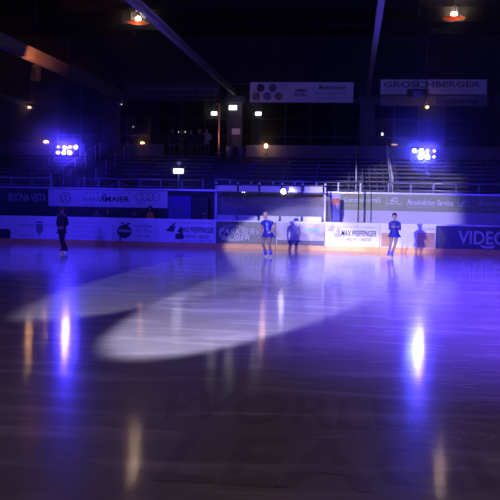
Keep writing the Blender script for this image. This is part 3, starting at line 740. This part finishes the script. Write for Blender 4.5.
def make_person(base, label, J, hair, cloth, shoes, yaw=0, hd_yaw=0, skin='skin', legs='tights', group=None, s=1.0):
    """J: joints in metres, facing -Y, origin between the feet"""
    r = bpy.data.objects.new('person', None); COL.objects.link(r); ORG[r] = V(0, 0, 0)
    tag(r, label, 'person', group)
    j = {k: Vector(v) for k, v in J.items()}
    lerp = lambda a, b, t: j[a].lerp(j[b], t)
    ch = [[('pel', j['pel'], (.125, .10)), ('waist', j['waist'], (.105, .08)), ('chest', j['chest'], (.125, .095)), ('nb', j['nb'], (.075, .065)), ('neck', j['neck'], .046), ('hd', j['head']-V(0, 0, .03), .05)]]
    for sd in 'LR':
        ch.append([('nb', 0, 0), ('sh'+sd, j['sh'+sd], .052), ('ua'+sd, lerp('sh'+sd, 'el'+sd, .45), .045), ('el'+sd, j['el'+sd], .036), ('fa'+sd, lerp('el'+sd, 'wr'+sd, .35), .036), ('wr'+sd, j['wr'+sd], .024)])
        ch.append([('pel', 0, 0), ('hp'+sd, j['hp'+sd], .085), ('th'+sd, lerp('hp'+sd, 'kn'+sd, .45), .075), ('kn'+sd, j['kn'+sd], .052), ('ca'+sd, lerp('kn'+sd, 'an'+sd, .32), .053), ('an'+sd, j['an'+sd], .034), ('to'+sd, j['to'+sd], .03)])
    seen = set()
    ch2 = [[(n, p, rr) for n, p, rr in c] for c in ch]
    me = skin_mesh(ch2, 'pel')
    q = MB(); q.bm.from_mesh(me); bpy.data.meshes.remove(me)
    # leg faces get the leg material
    for f in q.bm.faces:
        f.smooth = True; f.material_index = 3 if f.calc_center_median().z < j['pel'].z-.02 and min((f.calc_center_median()-j['wr'+k]).length for k in 'LR') > .12 else 0
    head(q, j['head'], hd_yaw, 0, 1, 2)
    for sd, sx in (('L', -1), ('R', 1)):
        d = j['ha'+sd]-j['wr'+sd]; hand(q, j['wr'+sd], d, J.get('thumb'+sd, (0, -1, 0)), 0)
    q.build('body', [skin, 'eye', 'lip', legs], r)
    # hair
    hm, style = hair
    q = MB(); h = j['head']; R = Matrix.Rotation(hd_yaw, 3, 'Z')
    q.ball(h+R @ V(0, .022, .045), (.088, .098, .098), 0, 18)
    q.ball(h+R @ V(0, -.02, .085), (.078, .075, .05), 0, 16)
    if style == 'bun': q.ball(h+R @ V(0, .10, .06), (.045, .045, .045), 0, 12)
    if style == 'pony': q.tube([h+R @ V(0, .09, .06), h+R @ V(0, .15, .0), h+R @ V(.01, .13, -.12)], [.03, .035, .012], 8)
    if style == 'hood': q.ball(h+V(0, .03, -.03), (.11, .11, .14), 0, 14)
    q.build('hood' if style == 'hood' else 'hair', hm, r)
    return r, j
def torso_rings(j, w0, w1, w2, hem, flare, zs):
    p, wst, c, nb = j['pel'], j['waist'], j['chest'], j['nb']
    return None
def dress(r, j, mt, hem_z, flare, long_sleeve):
    p, w, c, nb = j['pel'], j['waist'], j['chest'], j['nb']
    q = MB(); n = 28
    rings = [(p.x, p.y, hem_z, flare, flare*.85), (p.x, p.y, (hem_z+p.z)/2+.02, flare*.82, flare*.7), (p.x, p.y, p.z+.06, .165, .135), (w.x, w.y, w.z, .130, .105), (c.x, c.y, c.z-.06, .158, .125), (c.x, c.y, c.z+.06, .162, .122), (nb.x, nb.y, nb.z-.035, .155, .108), (nb.x, nb.y, nb.z+.0, .115, .09), (nb.x, nb.y, nb.z+.03, .07, .065)]
    q.loft(rings, n, 0, cap=False)
    q.bm.verts.ensure_lookup_table()
    for k in range(n):   # pleats along the hem
        v = q.bm.verts[k]; a = 2*PI*k/n; f = 1+.10*math.cos(a*7); v.co.x = p.x+(v.co.x-p.x)*f; v.co.y = p.y+(v.co.y-p.y)*f; v.co.z += .02*math.sin(a*7)
    q.build('dress', mt, r)
    for sd in 'LR':
        e = j['el'+sd]; s = j['sh'+sd]
        if long_sleeve: pts = [s.lerp(c, .5), s.lerp(c, .15), s.lerp(e, .12), s.lerp(e, .5), e, e.lerp(j['wr'+sd], .5), e.lerp(j['wr'+sd], .93)]; rad = [.06, .075, .068, .058, .05, .046, .036]
        else: pts = [s.lerp(c, .5), s.lerp(c, .15), s.lerp(e, .12), s.lerp(e, .45)]; rad = [.06, .075, .07, .06]
        MB().tube(pts, rad, 12).build('sleeve', mt, r)
def skates(r, j, mt, cover=True):
    for sd in 'LR':
        a, t = j['an'+sd], j['to'+sd]; f = (t-a); f.z = 0; f.normalize(); x = V(0, 0, 1).cross(f); zb = .075
        heel = V(a.x, a.y, zb)-f*.05; toe = V(a.x, a.y, zb)+f*.19
        q = MB()
        up = (j['kn'+sd]-a).normalized()
        q.tube([a+up*.13, a+up*.06, a-up*.01, V(a.x, a.y, zb+.03)], [.058, .05, .052, .05], 12)
        q.tube([heel+V(0, 0, .035), V(a.x, a.y, zb+.04)+f*.05, V(a.x, a.y, zb+.035)+f*.12, toe+V(0, 0, .025)], [.042, .048, .044, .026], 12)
        b = q.build('skate', mt, r)
        q = MB(); y = x*.012
        def slab(p0, p1, z0, z1, w):
            vs = [q.bm.verts.new(v) for v in (p0-x*w+V(0, 0, z0-p0.z), p0+x*w+V(0, 0, z0-p0.z), p1+x*w+V(0, 0, z0-p1.z), p1-x*w+V(0, 0, z0-p1.z), p0-x*w+V(0, 0, z1-p0.z), p0+x*w+V(0, 0, z1-p0.z), p1+x*w+V(0, 0, z1-p1.z), p1-x*w+V(0, 0, z1-p1.z))]
            for fc in ((0,3,2,1),(4,5,6,7),(0,1,5,4),(1,2,6,5),(2,3,7,6),(3,0,4,7)): q.bm.faces.new([vs[i] for i in fc])
        slab(heel-f*.03, toe+f*.02, 0.0, .022, .006); slab(heel+f*.01, heel+f*.06, .022, zb, .012); slab(toe-f*.09, toe-f*.04, .022, zb, .012); slab(heel-f*.01, toe, zb-.008, zb+.006, .034)
        q.build('blade', 'blade', b)
# skater in a glittery short dress (image left of the pair)
k = .037
def J1(px0, py0, k):
    return lambda px, py, y=0: (( px-px0)*k, y, (py0-py)*k)
g = J1(266.3, 256.8, .0368)
j1 = dict(pel=g(267.6, 233.2), waist=g(267.2, 229), chest=g(266.8, 224.2), nb=g(266.0, 220.6), neck=g(265.5, 219), head=g(264.6, 215.6, -.01),
          shL=g(262.3, 221.8), elL=g(260.6, 228.4, .03), wrL=g(261.2, 234.4, -.03), haL=g(261.8, 238, -.06), thumbL=(1, -.3, 0),
          shR=g(270.3, 221.8), elR=g(273.6, 227.2, .05), wrR=g(271.0, 231.6, -.13), haR=g(269.0, 232.2, -.16), thumbR=(0, 0, 1),
          hpL=g(265.3, 235.0), knL=g(262.6, 243.4, -.06), anL=g(265.6, 252.6, .05), toL=g(264.4, 254.2, -.12),
          hpR=g(269.6, 235.0), knR=g(269.4, 243.8, -.04), anR=g(270.6, 252.9, .0), toR=g(270.0, 254.4, -.16))
r, j = make_person((0, 0, 0), 'skater in a glittery blue short-sleeved dress with one hand on her hip', j1, ('blond', 'bun'), None, None, hd_yaw=-.35)
dress(r, j, 'blue_dress', j['pel'].z-.13, .245, False); skates(r, j, 'blue_boot')
b = P(266.3, 256.8, 31.0); r.location = (b.x, 31.0, 0)
g = J1(391, 257, .0380)
j2 = dict(pel=g(393.6, 232.6), waist=g(393.6, 229), chest=g(393.8, 224.4), nb=g(393.7, 221), neck=g(393.5, 219.6), head=g(393.3, 216.2, -.01),
          shL=g(389.5, 222.2), elL=g(388.9, 228.6, -.06), wrL=g(394.2, 227.2, -.19), haL=g(396.6, 226.6, -.17), thumbL=(0, 0, 1),
          shR=g(397.9, 222.2), elR=g(398.9, 228.6, -.06), wrR=g(393.8, 226.4, -.22), haR=g(391.4, 226.0, -.20), thumbR=(0, 0, 1),
          hpL=g(391.4, 234.4), knL=g(390.2, 243.6, -.05), anL=g(388.6, 252.6, .0), toL=g(388.2, 254.2, -.17),
          hpR=g(395.8, 234.4), knR=g(394.8, 243.4, -.02), anR=g(391.9, 252.8, .06), toR=g(392.6, 254.4, -.10))
r, j = make_person((0, 0, 0), 'skater in a plain long-sleeved blue dress with folded arms', j2, ('dark_hair', 'bun'), None, None, hd_yaw=.1)
dress(r, j, 'blue_dress_plain', j['pel'].z-.14, .235, True); skates(r, j, 'blue_boot')
b = P(391, 257, 32.3); r.location = (b.x, 32.3, 0)
g = J1(64.5, 253.2, .0363)
j3 = dict(pel=g(61.6, 230.4), waist=g(61.6, 226), chest=g(61.7, 219), nb=g(61.6, 214.6), neck=g(61.5, 212.6), head=g(61.5, 209.2, -.01),
          shL=g(58.6, 215.4), elL=g(56.3, 223.6, .05), wrL=g(59.6, 227.2, -.10), haL=g(61.0, 228.2, -.14), thumbL=(0, 0, 1),
          shR=g(64.8, 215.4), elR=g(67.3, 223.6, .05), wrR=g(64.0, 227.2, -.10), haR=g(62.6, 228.2, -.14), thumbR=(0, 0, 1),
          hpL=g(60.2, 231.8), knL=g(61.0, 240.4, -.05), anL=g(63.0, 249.2, .02), toL=g(61.4, 250.6, -.13),
          hpR=g(63.2, 231.8), knR=g(63.6, 240.6, -.04), anR=g(66.4, 249.2, .03), toR=g(67.2, 250.8, -.13))
r, j = make_person((0, 0, 0), 'dark silhouetted skater standing alone with hands on hips at left', j3, ('dark_hair', 'pony'), None, None, hd_yaw=PI*.9, legs='navy_cloth')
dress(r, j, 'navy_cloth', j['pel'].z-.10, .20, True); skates(r, j, 'navy_cloth')
b = P(64.5, 253.2, 30.4); r.location = (b.x, 30.4, 0)

def standing(px, ytop, Y, zf, label, top, trou, hair, group, arm=0):
    H = P(px, ytop, Y).z-zf; k = H/1.72
    J = dict(pel=(0, 0, .92), waist=(0, 0, 1.06), chest=(0, 0, 1.26), nb=(0, 0, 1.40), neck=(0, .0, 1.46), head=(0, -.01, 1.585),
             shL=(-.175, 0, 1.37), elL=(-.24, .03, 1.10), wrL=(-.21, -.06, .88), haL=(-.2, -.1, .78), thumbL=(0, -1, 0),
             shR=(.175, 0, 1.37), elR=(.24, .03, 1.10), wrR=(.21, -.06, .88), haR=(.2, -.1, .78), thumbR=(0, -1, 0),
             hpL=(-.09, 0, .88), knL=(-.10, -.03, .49), anL=(-.11, .02, .10), toL=(-.13, -.12, .04), hpR=(.09, 0, .88), knR=(.10, -.02, .49), anR=(.11, .03, .10), toR=(.14, -.11, .04))
    if arm: J.update(elR=(.26, -.02, 1.12), wrR=(.10, -.22, 1.16), haR=(.04, -.25, 1.18), thumbR=(0, 0, 1))
    J = {a: tuple(c*k for c in b) if not a.startswith('thumb') else b for a, b in J.items()}
    r, j = make_person((0, 0, 0), label, J, hair, None, None, legs=trou, group=group)
    q = MB(); p, w, c, nb = j['pel'], j['waist'], j['chest'], j['nb']
    q.loft([(p.x, p.y, p.z-.10, .20, .15), (w.x, w.y, w.z, .19, .14), (c.x, c.y, c.z, .205, .145), (nb.x, nb.y, nb.z-.02, .16, .12), (nb.x, nb.y, nb.z+.03, .075, .075)], 20, 0, cap=False)
    q.build('jacket', top, r)
    sl = 'dark_cloth' if top == 'orange_vest' else top
    for sd in 'LR':
        e, s = j['el'+sd], j['sh'+sd]; MB().tube([s+(c-s)*.2, s, s.lerp(e, .5), e, e.lerp(j['wr'+sd], .95)], [.075, .078, .066, .058, .042], 12).build('sleeve', sl, r)
        a, t = j['an'+sd], j['to'+sd]; f = (t-a); f.z = 0; f.normalize(); a0 = V(a.x, a.y, .045)
        MB().tube([a0-f*.06, a0, a0+f*.1, a0+f*.18], [.035, .045, .042, .028], 10).build('shoe', 'dark_cloth', r)
    r.location = (PX(px, Y, ytop), Y, zf)
    return r
grpA = 'helpers standing behind the boards'
standing(150.3, 205.8, 36.6, 0, 'person in an orange vest and dark hood behind the boards under the linked rings', 'orange_vest', 'dark_cloth', ('dark_cloth', 'hood'), grpA)
standing(134.8, 209.8, 36.6, 0, 'person in dark clothes standing left of the person in orange', 'dark_cloth', 'dark_cloth', ('dark_hair', 'short'), grpA)
standing(108.5, 208.2, 36.6, 0, 'person in a black jacket behind the board with small print', 'dark_cloth', 'dark_cloth', ('dark_hair', 'hood'), grpA, 1)
standing(97, 209, 37.0, 0, 'shadowy person half hidden behind the small print board, left of the black jacket', 'grey_cloth', 'dark_cloth', ('dark_hair', 'short'), grpA)
grpB = 'people waiting on the concourse'
for px, yt, top, tr, lab in ((172.5, 128.5, 'dark_cloth', 'grey_cloth', 'leftmost person of the group standing on the concourse'),
                             (182, 130, 'dark_cloth', 'grey_cloth', 'second person from the left on the concourse'),
                             (191, 129.5, 'dark_cloth', 'grey_cloth', 'person in black standing in the middle of the concourse group'),
                             (199.5, 128.5, 'navy_cloth', 'grey_cloth', 'person in navy beside the person in pale blue'),
                             (206.8, 128, 'pale_cloth', 'grey_cloth', 'person in a pale blue jacket on the concourse by the copper pole')):
    standing(px, yt, 50.0 if px in (182, 199.5) else 50.9, 4.45, lab, top, tr, ('dark_hair', 'short'), grpB, px in (182, 206.8))

# scratches cut by blades in the ice (uncountable)
q = MB(); random.seed(3)
for k in range(70):
    c0 = V(random.gauss(1.0, 1.0), random.uniform(7.5, 16), .002); a = random.uniform(-.5, .5); ln = random.uniform(.05, .5); cv = random.uniform(-.4, .4)
    pr = None
    for i in range(6):
        t = i/5; aa = a+cv*t; p = c0+V(math.cos(aa), math.sin(aa), 0)*ln*t; n = V(-math.sin(aa), math.cos(aa), 0)*random.uniform(.003, .008)
        cur = (q.bm.verts.new(p-n), q.bm.verts.new(p+n))
        if pr: q.bm.faces.new((pr[0], cur[0], cur[1], pr[1]))
        pr = cur
o = q.build('ice_scratches', 'scratch'); tag(o, 'thin pale blade scratches in the ice near the right reflection', 'scratches', kind='stuff')

# ------------------------------------------------------------------ light
R_ = math.radians
def azdep(src, az, dep, d=30): return Vector(src)+Vector((math.sin(R_(az))*math.cos(R_(dep)), math.cos(R_(az))*math.cos(R_(dep)), -math.sin(R_(dep))))*d
SA = Vector((-7.6, -3, 3.6)); SB = Vector((-4.6, -1, 3.6)); SC = Vector((-9.5, 0, 5.5))
SPOTC = (.82, .74, 1.1)
light('SPOT', SA, SPOTC, 38000, .12, azdep(SA, 7.6, 7.2), R_(9.8), .12, name='follow_spot')
light('SPOT', SB, SPOTC, 44000, .12, azdep(SB, 8.4, 10.6), R_(12.8), .25, name='follow_spot')
light('SPOT', SC, SPOTC, 56000, .12, azdep(SC, 15.9, 5.9), R_(10.0), .45, name='follow_spot')
for x, y, pw, cl in ((-13, 28, 5000, (.10, .06, 1)), (-4.5, 28, 4500, (.12, .07, 1)), (5, 25.5, 26000, (.13, .06, 1)), (5, 17, 27000, (.14, .06, 1))):
    light('SPOT', (x, y, 12.6), cl, pw, .3, (x, y, 0), R_(75), 1, name='blue_ice_fill')  # added unseen spots that tint the ice blue from above
light('SPOT', (1.5, 15, 12.6), (.24, .10, 1), 800, .3, (1.5, 15, 0), R_(100), 1, name='blue_ice_fill')  # one more added spot, violet on the nearer ice
light('SPOT', (-3, -4, 9), (.06, .04, 1), 13000, .3, (-2, 48.5, 8.2), R_(34), 1, name='blue_spill_fill')  # added spot standing in for upper spill of the blue washes
BLUE = (.035, .02, 1)
for x in (-14.5, -9.5, -4.5, .5, 5.5):
    src = Vector((x, -4, 8)); light('SPOT', src, BLUE, 26000, .5, azdep(src, 0, 10.4), R_(14), .6, name='blue_wash')
src = Vector((8, -2, 8)); light('SPOT', src, (.10, .05, 1), 22000, .5, azdep(src, -6.5, 14), R_(12), .7, name='blue_wash')
for c0 in (LED1, LED2):
    light('SPOT', c0+V(0, -.12, 0), (.05, .03, 1), 900, .1, (c0.x*.3, 2, 1.0), R_(110), .6, name='led_beam')
light('SPOT', (-12.9, 34.0, 7.0), (1, .26, .08), 2200, .1, (-14.0, 36.6, 8.25), R_(42), .8, name='red_girder_fill')  # added spot without a fixture, reddens the left girder
light('SPOT', GLARE+V(.05, -.12, -.05), (.9, .85, 1.1), 40, .05, (GLARE.x+.45, 38, 1.95), R_(110), .7, name='glare_fill')  # added spot that brightens the banner behind the bench
light('AREA', (0, 6, 13), (1, .66, .56), 140, 16, (0, 6.5, 0), name='warm_fill')  # added unseen fill giving the near ice its faint warm brown

# ------------------------------------------------------------------ world, view
w = bpy.data.worlds.new('world'); S.world = w; w.use_nodes = True
nt = w.node_tree; bg = nt.nodes['Background']; bg.inputs['Color'].default_value = (.002, .0015, .006, 1); bg.inputs['Strength'].default_value = 1
vs = nt.nodes.new('ShaderNodeVolumeScatter'); vs.inputs['Density'].default_value = .003; vs.inputs['Anisotropy'].default_value = .988
nt.links.new(vs.outputs['Volume'], nt.nodes['World Output'].inputs['Volume'])
S.view_settings.view_transform = 'Standard'; S.view_settings.look = 'None'; S.view_settings.exposure = 0; S.view_settings.gamma = 1
S.view_settings.use_curve_mapping = False
S.cycles.use_denoising = True
S.cycles.max_bounces = 6; S.cycles.volume_bounces = 0; S.cycles.sample_clamp_indirect = 4
